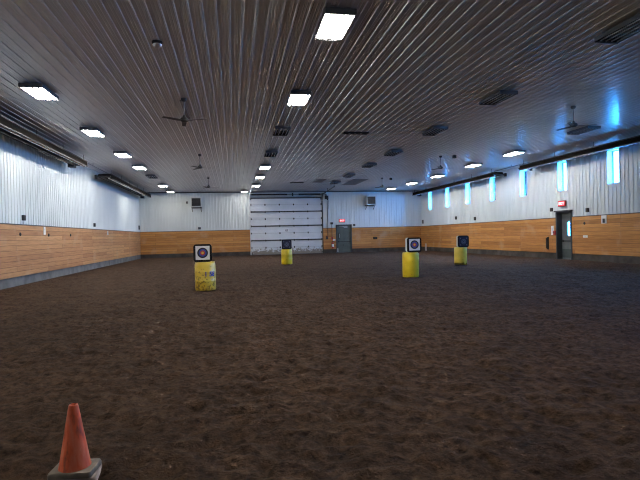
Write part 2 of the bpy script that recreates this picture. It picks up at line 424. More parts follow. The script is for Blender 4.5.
# overhead door -----------------------------------------------------------
def overhead_door():
    r = sroot('door_1', (0, D, 0)); x0, x1, z0, z1 = DG
    nsec = 8; hs = z1/nsec
    for k in range(nsec):
        m = MB(); a = k*hs
        # sectional panel with two shallow stiffening grooves
        m.prism([(.06,a+.006),(.11,a+.006),(.11,a+hs-.006),(.06,a+hs-.006),(.06,a+hs*.70),(.066,a+hs*.68),(.06,a+hs*.66),(.06,a+hs*.36),(.066,a+hs*.34),(.06,a+hs*.32)], 0, x0-.02, x1+.02)
        m.build('door_section', 'overhead_panel', r)
    st = [2,4,6]
    for k in st:
        z = k*hs
        MB().box(x0, x1, -.035, .06, z-.045, z+.05).build('stiffening_strut', 'dark_steel', r)
    MB().box(x0, x1, -.03, .06, z1-.10, z1-.01).build('stiffening_strut', 'dark_steel', r)
    MB().box(x0, x1, .03, .10, -.03, .05).build('bottom_seal', 'grey_steel', r)
    cols = [x0 + (x1-x0)*i/5 for i in range(1,5)]
    for k in range(1, nsec):
        for c in cols:
            m = MB().box(c-.05, c+.05, .035, .06, k*hs-.09, k*hs+.07).cyl((c-.06,.03,k*hs),(c+.06,.03,k*hs),.018,n=8)
            m.build('hinge', 'bolt_dark', r)
    for k in range(nsec+1):
        for sx, c in ((1, x0+.03), (-1, x1-.03)):
            z = min(max(k*hs, .12), z1-.15)
            m = MB().box(c-.05, c+.05, .02, .06, z-.08, z+.08).cyl((c-sx*.12,.03,z),(c+sx*.05,.03,z),.02,n=8).cyl((c-sx*.12,.03,z),(c-sx*.09,.03,z),.045,n=10)
            m.build('roller', 'bolt_dark', r)
    for sx, c in ((1, x0-.055), (-1, x1+.055)):
        m = MB().box(c-.05, c+.05, -.03, .03, 0, 4.85)
        # curve into the overhead run
        R = .45; pts = [(c, -.0, 4.85)] + [(c, -R + R*math.cos(t), 4.85 + .6*math.sin(t)) for t in [i*PI/16 for i in range(9)]] + [(c, -5.6, 5.60)]
        m.tube(pts, .04, n=6)
        m.box(c-.02, c+.02, -5.55, -5.5, 5.55, H).box(c-.02, c+.02, -2.85, -2.8, 5.5, H)
        m.build('door_track', 'galvanised' if sx > 0 else 'dark_steel', r)
    m = MB().cyl((x0-.15, -.12, 5.47), (x1+.45, -.12, 5.47), .022, n=8)
    m.cyl((x0+.1, -.12, 5.47), (4.95, -.12, 5.47), .07, n=12).cyl((6.0, -.12, 5.47), (x1-.1, -.12, 5.47), .07, n=12)
    m.box(5.4, 5.5, -.14, .0, 5.33, 5.6)
    for c in (x0-.05, x1+.05): m.cyl((c-.03,-.12,5.47),(c+.03,-.12,5.47),.11,n=16)
    m.build('torsion_spring_shaft', 'dark_steel', r)
    f = MB().box(x0-.10, x0, -.02, .12, -.2, z1+.12).box(x1, x1+.10, -.02, .12, -.2, z1+.12).box(x0-.10, x1+.10, .0, .12, z1, z1+.14)
    f.build('door_frame', 'galvanised', r)
    MB().box(x0-.1, x1+.1, .11, .2, -.2, z1+.14).build('door_light_seal', 'dark_trim', r)  # hidden sheet behind the sections, shaped to block sky light leaks
    MB().box(x0-.1, x1+.1, 0, .3, -.3, -.012).build('threshold', 'concrete_dirty', r)
    # maker's plate, roughly at the door's middle
    lg = MB().box(4.70, 4.98, .05, .06, 2.06, 2.30).build('maker_plate', 'label_white', r)
    l2 = MB().box(4.73, 4.95, .045, .051, 2.09, 2.14).box(4.73, 4.80, .045, .051, 2.14, 2.27).box(4.83, 4.95, .045, .051, 2.17, 2.27)
    l2.build('plate_mark', 'logo_dark', lg)
overhead_door()
# opener on the right end of the spring shaft
t = thing('door_opener', 'dark motor box of the overhead door opener beside its top right corner', 'door opener', (8.62, D-.13, 5.05))
MB().box(-.16,.16,-.09,.09,-.05,.28).build('motor_housing', 'black_plastic', t, bevel=.015)
MB().cyl((-.05,0,.28),(-.05,0,.42),.05,n=12).build('drive_coupling', 'dark_steel', t)
MB().cyl((.08,-.02,-.05),(.08,-.02,-.16),.06,n=12).build('gear_cap', 'dark_steel', t)
MB().tube([(.14,0,-.1),(.20,.04,-.5),(.12,.07,-1.0)],.012,n=6).build('release_chain', 'bolt_dark', t)

# back man door ---------------------------------------------------------
def back_door():
    x0, x1, z0, z1 = DB
    r = sroot('door_2', (x0, D, 0)); w = x1-x0
    f = MB().box(-.05,.06,-.07,.12,-.2,z1).box(w-.06,w+.05,-.07,.12,-.2,z1).box(-.05,w+.05,-.07,.12,z1-.07,z1+.05)
    f.build('door_frame', 'door_frame', r)
    MB().box(.06,w-.06,.0,.05,-.2,z1-.07).build('door_leaf', 'door_green', r)
    MB().box(-.05,w+.05,.0,.3,-.3,-.012).build('threshold', 'concrete_dirty', r)
    MB().box(.10,w-.10,-.03,.0,.99,1.05).box(.12,.24,-.06,-.0,.95,1.09).box(w-.18,w-.12,-.05,0,.96,1.08).build('panic_bar', 'black_plastic', r)
    MB().box(.17,.23,-.05,-.0,1.25,1.85).build('pull_handle', 'black_plastic', r)
    MB().box(.28,.31,-.03,0,1.40,1.75).build('door_edge_guard', 'galvanised', r)
    MB().box(.72,1.06,-.07,0,2.34,2.42).tube([(.75,-.04,2.44),(.45,-.14,2.46),(.30,-.04,2.47)],.012,n=6).build('door_closer', 'heater_white', r)
    MB().box(w*.5-.09,w*.5-.05,-.012,0,.62,.76).build('lock_plate', 'dark_steel', r)
    MB().box(.05,.14,-.012,0,.05,.42).build('kick_strip', 'heater_white', r)
back_door()
# right man door, recessed
def right_door():
    y0, y1, z0, z1 = DR
    r = sroot('door_3', (WR, y0, 0)); w = y1-y0
    f = MB().box(-.06,.36,-.05,.05,-.2,z1).box(-.06,.36,w-.05,w+.05,-.2,z1).box(-.06,.36,-.05,w+.05,z1-.05,z1+.04)
    f.build('door_frame', 'door_frame', r)
    MB().box(-.0,.4,-.05,w+.05,-.3,-.012).build('threshold', 'concrete_dirty', r)
    MB().box(-.16,-.0,-.07,w+.07,z1+.02,z1+.09).build('drip_cap', 'dark_trim', r)
    l = MB()
    ya, yb, yc, yd = .05, .50, .70, w-.05
    l.box(.26,.31,ya,yb,-.2,z1-.05).box(.26,.31,yc,yd,-.2,z1-.05).box(.26,.31,yb,yc,-.2,1.30).box(.26,.31,yb,yc,2.05,z1-.05)
    l.build('door_leaf', 'door_grey', r)
    MB().box(.25,.262,yb-.03,yb,1.27,2.08).box(.25,.262,yc,yc+.03,1.27,2.08).box(.25,.262,yb,yc,1.27,1.30).box(.25,.262,yb,yc,2.05,2.08).build('lite_frame', 'door_frame', r)
    MB().box(.283,.287,yb,yc,1.30,2.05).build('pane', 'pane_glass', r)
    MB().box(.20,.26,.10,w-.12,.97,1.03).box(.18,.26,.08,.2,.93,1.07).box(.19,.26,w-.2,w-.12,.94,1.06).build('panic_bar', 'black_plastic', r)
    MB().box(.25,.26,.07,w-.07,.08,.55).build('kick_plate', 'door_green', r)
    L = bpy.data.lights.new('daylight_portal', 'AREA'); L.shape = 'RECTANGLE'; L.size = .75; L.size_y = .2; L.cycles.is_portal = True
    lo = bpy.data.objects.new('daylight_portal', L); COL.objects.link(lo); lo.location = (WR+.33, y0+.6, 1.675); lo.rotation_euler = (0, PI/2, 0)
right_door()

# ------------------------------------------------------------------ ceiling lights
def make_light(lit, label):
    t = thing('ceiling_light', label, 'light')
    wx, ly, d = .29, .60, .11
    h = MB()
    h.box(-wx,wx,-ly,ly,d-.01,d)
    h.box(-wx,-wx+.012,-ly,ly,.020,d-.01).box(wx-.012,wx,-ly,ly,.020,d-.01).box(-wx+.012,wx-.012,-ly,-ly+.012,.0,d-.01).box(-wx+.012,wx-.012,ly-.012,ly,.0,d-.01)
    h.build('housing', 'housing_grey', t)
    rf = MB(); c = wx-.015; n = 4; s = 2*c/n
    for k in range(n):
        a = -c + k*s
        rf.prism([(a,.040),(a+s*.25,.085),(a+s*.75,.085),(a+s,.040),(a+s,.044),(a+s*.75,.095),(a+s*.25,.095),(a,.044)], 1, -ly+.07, ly-.07)
    rf.build('reflector', 'lamp_reflector', t)
    for y in (-ly+.04, ly-.04):
        e = MB().box(-c, c, y-.026, y+.026, .012, .09)
        for k in range(n): e.box(-c+s*(k+.5)-.02, -c+s*(k+.5)+.02, y-.03, y+.03, .006, .05)
        e.build('lamp_holder', 'dark_steel' if not lit else 'housing_grey', t)
    for k in range(n):
        x = -c + s*(k+.5)
        MB().cyl((x,-ly+.072,.022),(x,ly-.072,.022),.020 if lit else .014,n=8,caps=False).build('tube', {0:'dead_tube',1:'tube_lit',2:'tube_dim'}[lit], t, smooth=True)
    for y in (-.4,.4): MB().box(-.15,.15,y-.02,y+.02,d,d+.03).build('mounting_strap', 'grey_steel', t)
    return t
ZL = H - .024 - .14
ORD = ['nearest', 'second nearest', 'third nearest', 'fourth nearest', 'fifth nearest', 'sixth nearest', 'seventh nearest', 'eighth nearest', 'ninth nearest']
LY = [9.04, 14.05, 18.45, 23.5, 27.95, 32.4, 37.8, 42.5]
ROWS = [
  ('in the row along the left wall', 'ceiling lights along the left wall', [(-5.05,14.1,1),(-5.05,19.1,1),(-5.05,24.0,1),(-5.05,28.1,1),(-5.05,32.2,0),(-5.1,37.5,1),(-5.15,42.2,2)]),
  ('in the centre row', 'ceiling lights of the centre row', [(2.02,9.08,1),(1.99,14.05,1),(1.92,18.45,0),(1.90,23.5,0),(1.90,27.95,1),(1.86,32.5,1),(1.85,37.8,1),(1.05,42.6,2)]),
  ('in the all-dark row right of centre', 'dark ceiling lights right of centre', [(8.02,8.5,0),(8.02,13.4,0),(8.0,18.0,0),(7.98,23.0,0),(7.92,27.1,0),(7.86,31.8,0),(7.8,36.0,0)]),
  ('in the row beside the window wall', 'ceiling lights beside the window wall', [(14.2,17.4,0),(14.45,22.75,1),(14.4,26.95,1),(14.4,32.1,1),(14.2,36.6,1),(13.95,40.9,2)]),
]
proto = {}
for where, grp, items in ROWS:
    for i, (x, y, lit) in enumerate(items):
        lab = ('%s %s ceiling light %s' % ('bright lit' if lit else 'dark unlit', 'four-tube', 'nearest ' + where if i == 0 else ORD[i] + ' ' + where))
        if lit not in proto: proto[lit] = make_light(lit, lab); proto[lit].location = (x, y, ZL); proto[lit]['group'] = grp
        else: dup(proto[lit], (x, y, ZL), lab, group=grp)
# unseen lamps added above the camera to light the foreground, continuing two rows
for x in (-5.05, 2.0):
    for y in (4.2,):
        dup(proto[1], (x, y, ZL), 'added unseen ceiling light continuing the %s row, above the camera' % ('left wall' if x < 0 else 'centre'), group='added ceiling lights overhead')

# ------------------------------------------------------------------ ceiling fans
def make_fan(label):
    t = thing('ceiling_fan', label, 'fan', group='ceiling fans')
    MB().lathe([(.03,.645),(.08,.63),(.08,.58),(.05,.54),(.02,.53)], 16).build('canopy', 'fan_dark', t, smooth=True)
    MB().cyl((0,0,.08),(0,0,.55),.016,n=10).build('downrod', 'grey_steel', t, smooth=True)
    MB().lathe([(.0,-.07),(.07,-.065),(.11,-.04),(.12,.0),(.11,.04),(.05,.08),(.025,.14)], 20).build('motor', 'fan_dark', t, smooth=True)
    for k in range(3):
        a = 2*PI*k/3
        m = MB(); nseg = 6
        rows = []
        for s in range(nseg+1):
            u = .10 + .60*s/nseg; wdt = .04 if s == 0 else .07 - .01*s/nseg*2; tw = .16
            rows.append([(u,-wdt,-.03-tw*wdt-.004),(u,wdt,-.03+tw*wdt-.004),(u,wdt,-.03+tw*wdt+.004),(u,-wdt,-.03-tw*wdt+.004)])
        vs = [p for r in rows for p in r]; fs = []
        for s in range(nseg):
            o = s*4
            for q in range(4): fs.append((o+q, o+(q+1)%4, o+4+(q+1)%4, o+4+q))
        fs += [(3,2,1,0), tuple(nseg*4+q for q in range(4))]
        c, sn = math.cos(a), math.sin(a)
        m.add([(x*c-y*sn, x*sn+y*c, z) for x,y,z in vs], fs)
        m.build('blade', 'fan_dark', t)
    return t
FANS = [(-1.33,14.6,5.11,-.4,'dark three-blade ceiling fan nearest the camera, left of the centre lights'),
        (-1.52,24.2,5.11,.0,'dark three-blade ceiling fan in the middle of the left fan line'),
        (-1.57,33.4,5.11,.1,'farthest dark ceiling fan in the left line, above the left unit heater'),
        (11.3,14.3,5.11,-.35,'dark ceiling fan nearest on the right, over the unlit light by the windows'),
        (11.05,24.2,5.11,-.1,'dark ceiling fan second on the right, between unlit and lit light rows'),
        (10.8,33.7,5.11,0,'farthest dark ceiling fan on the right, near the back wall unit heater')]
f0 = None
for x, y, z, rz, lab in FANS:
    if f0 is None: f0 = make_fan(lab); f0.location = (x,y,z); f0.rotation_euler = (0,0,rz)
    else: dup(f0, (x,y,z), lab, rz)
# conduit feeding the nearest left fan
cn = MB().box(-.05,.05,-1.1,.95,-.03,.0).box(-.08,.08,.95,1.1,-.05,.0)
tag(cn.build('ceiling_conduit', 'grey_steel', loc=(-1.42,15.9,H-.024)), 'grey wiring channel on the ceiling leading to the nearest left fan', 'conduit')

# ceiling sensor, vents, hatches, junction boxes
t = thing('ceiling_sensor', 'small round grey sensor dome on the ceiling near the camera, left of centre', 'sensor', (-1.47,10.52,H-.12))
MB().lathe([(.06,.10),(.11,.10),(.11,.06),(.09,.05)],20).build('sensor_base','dark_steel',t,smooth=True)
MB().lathe([(.0,-.03),(.05,-.02),(.085,.02),(.09,.05)],20).build('sensor_dome','galvanised',t,smooth=True)
def vent(x, y, lab):
    t = thing('ceiling_vent', lab, 'vent', (x,y,H-.06), group='slotted ceiling vents')
    f = MB().box(-.52,.52,-.15,-.11,0,.04).box(-.52,.52,.11,.15,0,.04).box(-.52,-.48,-.11,.11,0,.04).box(.48,.52,-.11,.11,0,.04)
    f.build('vent_frame','dark_steel',t)
    MB().box(-.48,.48,-.11,.11,.03,.036).build('vent_throat','black_plastic',t)
    for k in range(3):
        c = -.24+.24*k
        MB().box(c-.025,c+.025,-.11,.11,.005,.03).build('vent_bar','grey_steel',t)
vent(4.98,18.9,'dark slotted ceiling vent nearer the camera, right of the centre lights')
vent(4.9,36.6,'dark slotted ceiling vent near the back, above the overhead door')
def hatch(x,y,wx,wy,lab):
    t = thing('ceiling_hatch', lab, 'hatch', (x,y,H-.05), group='ceiling access panels')
    MB().box(-wx,wx,-wy,wy,.008,.026).build('hatch_panel','hatch_taupe',t)
    MB().box(-wx-.05,-wx,-wy-.05,wy+.05,0,.026).box(wx,wx+.05,-wy-.05,wy+.05,0,.026).box(-wx,wx,-wy-.05,-wy,0,.026).box(-wx,wx,wy,wy+.05,0,.026).build('hatch_trim','grey_steel',t)
hatch(9.4,36.5,.55,1.9,'brownish access panel in the ceiling right of the dark lights, near the back')
hatch(6.45,35.5,.33,.95,'small faint access panel in the ceiling above the overhead door')
JB = [(11.75,24.0,'small dark box on the ceiling beside the second right fan'),(11.5,33.8,'small dark box on the ceiling beside the farthest right fan')]
for x,y,lab in JB:
    t = thing('junction_box', lab, 'box', (x,y,H-.024), group='ceiling junction boxes')
    MB().box(-.08,.08,-.08,.08,-.14,0).build('box_body','bolt_dark',t)
    MB().box(-.09,.09,-.09,.09,-.155,-.14).build('box_cover','fan_dark',t)

# ------------------------------------------------------------------ radiant tube heaters
def heater(X, s, y0, y1, lab, burner_at, elbow_at):
    """s=+1 left wall. local d measured from the wall into the room"""
    t = thing('radiant_heater', lab, 'heater', (X, (y0+y1)/2, 5.2), group='radiant tube heaters')
    L = (y1-y0)/2
    prof = [(1.16,.02),(1.13,.27),(.95,.32),(.42,.30),(.30,.14)]
    pin = [(u-.012 if i == 0 else u, w-.012 if 0 < i < 4 else w) for i,(u,w) in enumerate(prof)]
    pin[-1] = (.312,.14); pin[1] = (1.118,.258)
    poly = [(s*u, w) for u,w in prof] + [(s*u, w) for u,w in reversed(pin)]
    MB().prism(poly, 1, -L+.15, L-.15).build('reflector','brown_reflector',t)
    MB().box(*sorted((s*1.135,s*1.17)),-L+.15,L-.15,.0,.035).build('reflector_lip','black_plastic',t)
    MB().box(*sorted((s*1.11,s*1.16)),-L+.15,L-.15,.25,.285).build('reflector_rim','black_plastic',t)
    MB().cyl((s*.98,-L+.1,.055),(s*.98,L-.1,.055),.055,n=12).build('radiant_tube','bright_tube',t,smooth=True)
    MB().cyl((s*.52,-L+.1,.13),(s*.52,L-.1,.13),.055,n=12).build('radiant_tube','dark_steel',t,smooth=True)
    e = elbow_at*(L-.02)
    MB().tube([(s*1.1,e,.13),(s*.52,e,.12),(s*.32,e,.11)],.05,n=10).box(*sorted((s*.24,s*.36)),e-.06,e+.06,.0,.22).build('return_bend','black_plastic',t)
    b = burner_at*(L-.05)
    MB().box(*sorted((s*.30,s*.56)),b-.2,b+.2,-.02,.22).build('burner_box','black_plastic',t,bevel=.01)
    n = max(3, int((y1-y0)/2.6))
    for k in range(n+1):
        y = -L+.4 + (2*L-.8)*k/n
        MB().cyl((s*1.05,y,.27),(s*1.05,y,H-5.2-.02),.012,n=6,caps=False).tube([(s*1.13,y,.27),(s*1.05,y,.36),(s*.95,y,.30)],.01,n=6).build('hanger','bolt_dark',t)
    return t
heater(WL, 1, 7.5, 25.0, 'long brown tube heater hung along the nearer part of the left wall', 1, 1)
heater(WL, 1, 29.5, 43.2, 'farther tube heater hung along the left wall, reaching the back corner', 1, -1)
heater(WR, -1, 8.5, 26.0, 'long dark tube heater hung above the nearer windows of the right wall', -1, 1)
heater(WR, -1, 28.7, 43.2, 'farther dark tube heater hung above the windows, reaching the back corner', 1, -1)

# gas pipes that link the heaters along the walls
tag(MB().tube([(WL+.75,24.3,5.62),(WL+.75,30.2,5.62)],.025,n=8).box(WL+.74,WL+.76,27.3,27.34,5.62,H).build('gas_pipe','grey_steel'), 'thin pipe bridging the two tube heaters on the left wall', 'pipe')
tag(MB().tube([(WR-.75,25.4,5.62),(WR-.75,29.3,5.62)],.025,n=8).box(WR-.76,WR-.74,27.3,27.34,5.62,H).build('gas_pipe','grey_steel'), 'thin pipe bridging the two tube heaters on the right wall', 'pipe')

# ------------------------------------------------------------------ unit heaters on the back wall
def unit_heater(x, lab, bracket_dx):
    t = thing('unit_heater', lab, 'heater', (x, D-.80, 4.40), group='unit heaters on the back wall')
    c = MB(); w, h = .44, .82
    c.box(-w,w,.03,.52,0,h)
    c.box(-w,-w+.045,0,.03,0,h).box(w-.045,w,0,.03,0,h).box(-w+.045,w-.045,0,.03,0,.06).box(-w+.045,w-.045,0,.03,h-.05,h)
    c.build('cabinet','heater_white',t,bevel=.01)
    MB().box(-w+.06,w-.06,.02,.035,.07,h-.07).build('outlet','black_plastic',t)
    for k in range(6):
        z = .12 + k*.115
        MB().prism([(-.005,z-.02),(.0,z-.025),(.03,z+.02),(.025,z+.025)],0,-w+.06,w-.06).build('louvre','black_plastic',t)
    MB().cyl((0,.52,.42),(0,.6,.42),.26,n=20).build('fan_guard','dark_steel',t)
    b = MB().box(-.40,-.35,.05,.79,-.05,0).box(.35,.40,.05,.79,-.05,0).box(-.45,.45,.74,.79,-.1,.0)
    b.prism([(.10,-.05),(.16,-.05),(.79,-.42),(.79,-.36)],0,-.40,-.36).prism([(.10,-.05),(.16,-.05),(.79,-.42),(.79,-.36)],0,.36,.40)
    b.build('bracket','dark_steel',t)
    MB().cyl((bracket_dx,.3,h),(bracket_dx,.3,h+.14),.06,n=12).tube([(bracket_dx,.3,h+.12),(bracket_dx,.79,h+.12)],.05,n=10).build('flue','galvanised',t)
unit_heater(-3.12, 'boxy unit heater with black louvres on the back wall left of the overhead door', .2)
unit_heater(12.74, 'pale unit heater with black louvres on the back wall right of the man door', -.2)

# ------------------------------------------------------------------ exit signs
def exit_sign(name_loc, rz, lab):
    t = thing('exit_sign', lab, 'exit sign', name_loc, rz, group='lit exit signs')
    MB().box(-.29,.29,.0,.09,-.16,.16).build('sign_body','red_paint',t,bevel=.015)
    MB().box(-.25,.25,-.006,.0,-.125,.125).build('sign_face','exit_red',t)
    tx = text_mesh('lettering','EXIT',.215,'exit_text',t,.003); tx.rotation_euler = (PI/2,0,0); tx.location = (0,-.01,0)
    MB().box(-.05,.05,.09,.12,-.05,.05).build('sign_mount','dark_steel',t)
exit_sign((10.05,D-.15,2.98), 0, 'red lit exit sign above the grey green man door in the back wall')
exit_sign((WR-.15,23.55,3.06), -PI/2, 'red lit exit sign above the recessed door in the right wall')

# ------------------------------------------------------------------ small things on the walls
def onwall(side, a, z, d=0):
    if side == 'L': return (WL+d, a, z), PI/2
    if side == 'R': return (WR-d, a, z), -PI/2
    return (a, D-d, z), 0
# local frame: x along the wall, -y into the room
def wall_box(side, a, z, lab, w=.085, h=.105):
    loc, rz = onwall(side, a, z, .024)
    t = thing('wall_box', lab, 'electrical box', loc, rz, group='dark electrical boxes on the siding')
    MB().box(-w,w,-.09,0,-h,h).build('box_body','black_plastic',t,bevel=.01)
    MB().box(-w*.8,w*.8,-.10,-.09,-h*.85,h*.85).build('box_cover','dark_steel',t)
    return t
wall_box('L',20.25,2.57,'dark electrical box on the left siding, nearest the camera')
wall_box('L',29.85,2.55,'dark electrical box on the left siding farther back, past the near heater')
wall_box('R',21.7,2.60,'dark electrical box on the right siding, on the near side of the recessed door')
wall_box('R',24.5,2.78,'dark electrical box on the right siding, on the far side of the recessed door')
wall_box('R',33.3,2.62,'dark electrical box on the right siding midway between door and back corner',.09,.13)
wall_box('R',36.4,2.80,'dark electrical box on the right siding, second from the back corner',.09,.13)
wall_box('B',9.06,2.75,'dark electrical box on the back siding left of the man door exit sign',.12,.10)
wall_box('B',11.22,2.55,'dark electrical box on the back siding just right of the man door',.10,.09)
wall_box('B',-2.94,2.53,'dark electrical box on the back siding below the left unit heater',.12,.10)
wall_box('R',43.3,2.72,'narrow dark box on the right siding in the back corner',.06,.18)
wall_box('L',43.3,2.68,'narrow dark box on the left siding in the back corner',.06,.18)
loc, rz = onwall('B',-3.96,4.82,.024)
t = thing('thermostat','small grey thermostat on the back siding left of the left unit heater','thermostat',loc,rz)
MB().box(-.08,.08,-.05,0,-.12,.12).build('thermostat_body','grey_steel',t,bevel=.01)
MB().box(-.05,.05,-.055,-.05,-.02,.08).build('thermostat_dial','dark_steel',t)
# white number plates / markers on the boards
def marker(side,a,z,w,h,lab,dark=False):
    loc, rz = onwall(side,a,z,.047)
    t = thing('marker_plate',lab,'marker',loc,rz,group='white plates on the boards')
    MB().box(-w,w,-.03,0,-h,h).build('plate','label_white',t)
    if dark: MB().box(-w*.45,w*.45,-.04,-.03,-h*.85,h*.2).build('plate_mark','dark_steel',t)
    else: MB().box(-w*.35,w*.35,-.036,-.03,-h*.5,h*.5).build('plate_mark','heater_white',t)
marker('L',22.3,2.10,.09,.17,'nearer small white plate at the top of the left boards')
marker('L',32.8,2.11,.10,.13,'farther small white plate at the top of the left boards')
marker('R',20.6,2.08,.16,.20,'white plate with a dark mark at the top of the right boards',True)
marker('R',24.46,1.60,.10,.26,'white notice on the boards left of the recessed right door')
marker('R',21.88,1.25,.15,.06,'small flat white plate low on the right boards')
# bolts
def bolt(side,a,z,lab):
    loc, rz = onwall(side,a,z,.045)
    tag(MB().cyl((0,-.03,0),(0,0,0),.055,n=6).cyl((0,-.008,0),(0,0,0),.075,n=12).build('board_bolt','bolt_dark',loc=loc),lab,'bolt','bolts in the boards').rotation_euler = (0,0,rz)
bolt('L',19.95,1.93,'dark bolt in the left boards, nearest the camera')
bolt('L',22.8,1.92,'dark bolt in the left boards just right of the nearer white plate')
bolt('L',25.65,1.93,'dark bolt in the left boards, third from the camera')
bolt('R',21.95,1.93,'dark bolt in the right boards on the near side of the recessed door')
# red call point beside right door and dark bar on the boards
loc, rz = onwall('R',24.26,1.48,.047)
t = thing('fire_call_point','small red box under the white notice by the right door','alarm',loc,rz)
MB().box(-.07,.07,-.08,0,-.14,.10).build('call_box','red_paint',t,bevel=.01); MB().box(-.04,.04,-.086,-.08,-.05,.04).build('call_face','dark_steel',t)
loc, rz = onwall('R',24.88,.87,.047)
t = thing('grab_bar','black vertical bar fixed to the boards left of the right door','bar',loc,rz)
MB().box(-.07,.07,-.05,-.0,-.36,.36).build('bar_plate','black_plastic',t,bevel=.01)
MB().cyl((0,-.11,-.30),(0,-.11,.30),.03,n=10).box(-.02,.02,-.11,-.05,-.30,-.26).box(-.02,.02,-.11,-.05,.26,.30).build('bar_grip','black_plastic',t)
loc, rz = onwall('B',13.24,1.28,.047)
t = thing('outlet_box','brown box on the back boards right of the man door','electrical box',loc,rz)
MB().box(-.19,.19,-.08,0,-.11,.11).build('box_body','brown_reflector',t,bevel=.01); MB().box(-.14,.14,-.09,-.08,-.07,.07).build('box_cover','dark_steel',t)
# things on the boards between overhead door and man door
loc, rz = onwall('B',9.10,.42,.046)
t = thing('fire_extinguisher','red fire extinguisher with white label hung left of the back man door','fire extinguisher',loc,rz)
MB().lathe([(.0,0),(.09,.0),(.10,.03),(.10,.46),(.07,.54),(.03,.57),(.03,.60)],20,cy=-.13).build('cylinder','red_paint',t,smooth=True)
MB().lathe([(.1015,.14),(.1035,.14),(.1035,.40),(.1015,.40)],20,cy=-.13).build('paper_label','label_white',t,smooth=True)
MB().box(-.03,.03,-.16,-.10,.60,.66).box(-.02,.14,-.15,-.11,.65,.68).tube([(-.03,-.13,.63),(-.13,-.15,.5),(-.13,-.15,.15)],.014,n=6).build('valve_head','black_plastic',t)
MB().box(-.06,.06,-.03,0,.25,.32).build('wall_hook','dark_steel',t)
loc, rz = onwall('B',9.07,1.36,.047)
t = thing('fire_call_point','red alarm box on the boards above the fire extinguisher','alarm',loc,rz)
MB().box(-.09,.09,-.08,0,-.13,.13).build('call_box','red_paint',t,bevel=.01); MB().box(-.05,.05,-.086,-.08,-.05,.05).build('call_face','dark_steel',t)
marker('B',9.26,1.20,.11,.08,'small white plate beside the red alarm box by the back man door')
loc, rz = onwall('B',8.58,1.44,.047)
t = thing('door_button','dark push-button station on the boards right of the overhead door','switch',loc,rz)
MB().box(-.10,.10,-.09,0,-.16,.16).build('button_box','bolt_dark',t,bevel=.01)
MB().cyl((0,-.11,.07),(0,-.09,.07),.035,n=12).build('button','red_paint',t); MB().cyl((0,-.11,-.06),(0,-.09,-.06),.035,n=12).build('button','dark_steel',t)
loc, rz = onwall('B',8.42,1.95,.047)
def conduit(x, z0, z1, lab):
    tag(MB().cyl((0,0,z0),(0,0,z1),.028,n=8).build('wall_conduit','dark_steel',loc=(x,D-.075,0)),lab,'conduit','conduits beside the overhead door')
conduit(8.68,1.62,4.85,'longest dark conduit rising to the opener beside the overhead door')
conduit(9.07,1.50,2.64,'short dark conduit from the red alarm box up to the wall box')
# pale post stub at the right wall by the back corner
t = thing('post','short pale post standing on the dirt against the right boards near the back corner','post',(WR-.16,42.5,0))
MB().box(-.06,.06,-.06,.06,-.15,.62).build('post_shaft','post_white',t,bevel=.01)
MB().box(-.07,.07,-.07,.07,.62,.66).build('post_cap','post_white',t,bevel=.01)

# ------------------------------------------------------------------ drums
def make_drum(label, loc, mat, r=.315, h=.87, ragged=False, rz=0, square=False):
    t = thing('plastic_drum', label, 'drum', loc, rz, group='yellow drums in the arena')
    n = 56
    prof = [(r*.90,0),(r*.97,.012),(r,.05),(r,.29),(r*1.012,.30),(r*1.018,.315),(r*1.012,.33),(r,.34),(r,.58),(r*1.012,.59),(r*1.018,.605),(r*1.012,.62),(r,.63),(r*.995,.80),(r*.975,.86),(r*.93,.895),(r*.90,.905)]
    if square:
        prof = [(r*.97,0),(r*.99,.012),(r,.05),(r,.29),(r*1.004,.30),(r*1.006,.315),(r*1.004,.33),(r,.34),(r,.58),(r*1.004,.59),(r*1.006,.605),(r*1.004,.62),(r,.63),(r,.86),(r*.99,.89),(r*.95,.905)]
    if not ragged:
        m = MB().lathe(prof, n)
    else:
        # bottom edge broken away in an uneven bite, so the wall ends above the ground there
        m = MB(); vs = []; fs = []; random.seed(5)
        pr = [p for p in prof if p[1] >= .05]
        low = []
        for i in range(n):
            a = 2*PI*i/n; d = math.cos(a - math.radians(250))
            b = .0
            if d > .1: b = .12*min(1,(d-.1)/.2) + .025*math.sin(i*2.3) + .015*random.random()
            if math.cos(a-math.radians(265)) > .985: b += .05
            if math.cos(a-math.radians(290)) > .985: b -= .08
            low.append(max(-.02, b))
        for i in range(n):
            a = 2*PI*i/n; vs.append((r*math.cos(a), r*math.sin(a), low[i]))
        for (rr, z) in pr:
            for i in range(n):
                a = 2*PI*i/n; zz = z if z > .25 else max(z, low[i]+.01 + z*.2); vs.append((rr*math.cos(a), rr*math.sin(a), zz))
        K = len(pr)+1
        for k in range(K-1):
            for i in range(n):
                j=(i+1)%n; fs.append((k*n+i,k*n+j,(k+1)*n+j,(k+1)*n+i))
        fs.append(tuple(range((K-1)*n,K*n)))
        m.add(vs, fs)
    zs = h/.92
    m.v = [(x,y,z*zs) for x,y,z in m.v]
    b = m.build('body', mat, t, smooth=True)
    rim = MB().lathe([(r*.78,.900),(r*.93,.900),(r*.95,.910),(r*.95,.925),(r*.92,.93),(r*.88,.928),(r*.86,.908),(r*.78,.906)], n)
    rim.v = [(x,y,z*zs) for x,y,z in rim.v]; rim.build('top_rim', mat, t, smooth=True)
    for dx in (-.16,.16):
        MB().lathe([(.045,.90*zs),(.045,.916*zs),(.035,.918*zs)],16,cx=dx,cy=.12).build('bung_cap', mat, t, smooth=True)
    return t
R_ = .315
def behind(x, y, d): # step away from the camera by d
    n = math.hypot(x, y); return (x*(n+d)/n, y*(n+d)/n)
dA = behind(-.87,15.02,R_); dB = behind(3.0,27.5,R_); dC = behind(6.36,16.68,R_); dD = behind(10.86,21.75,R_)
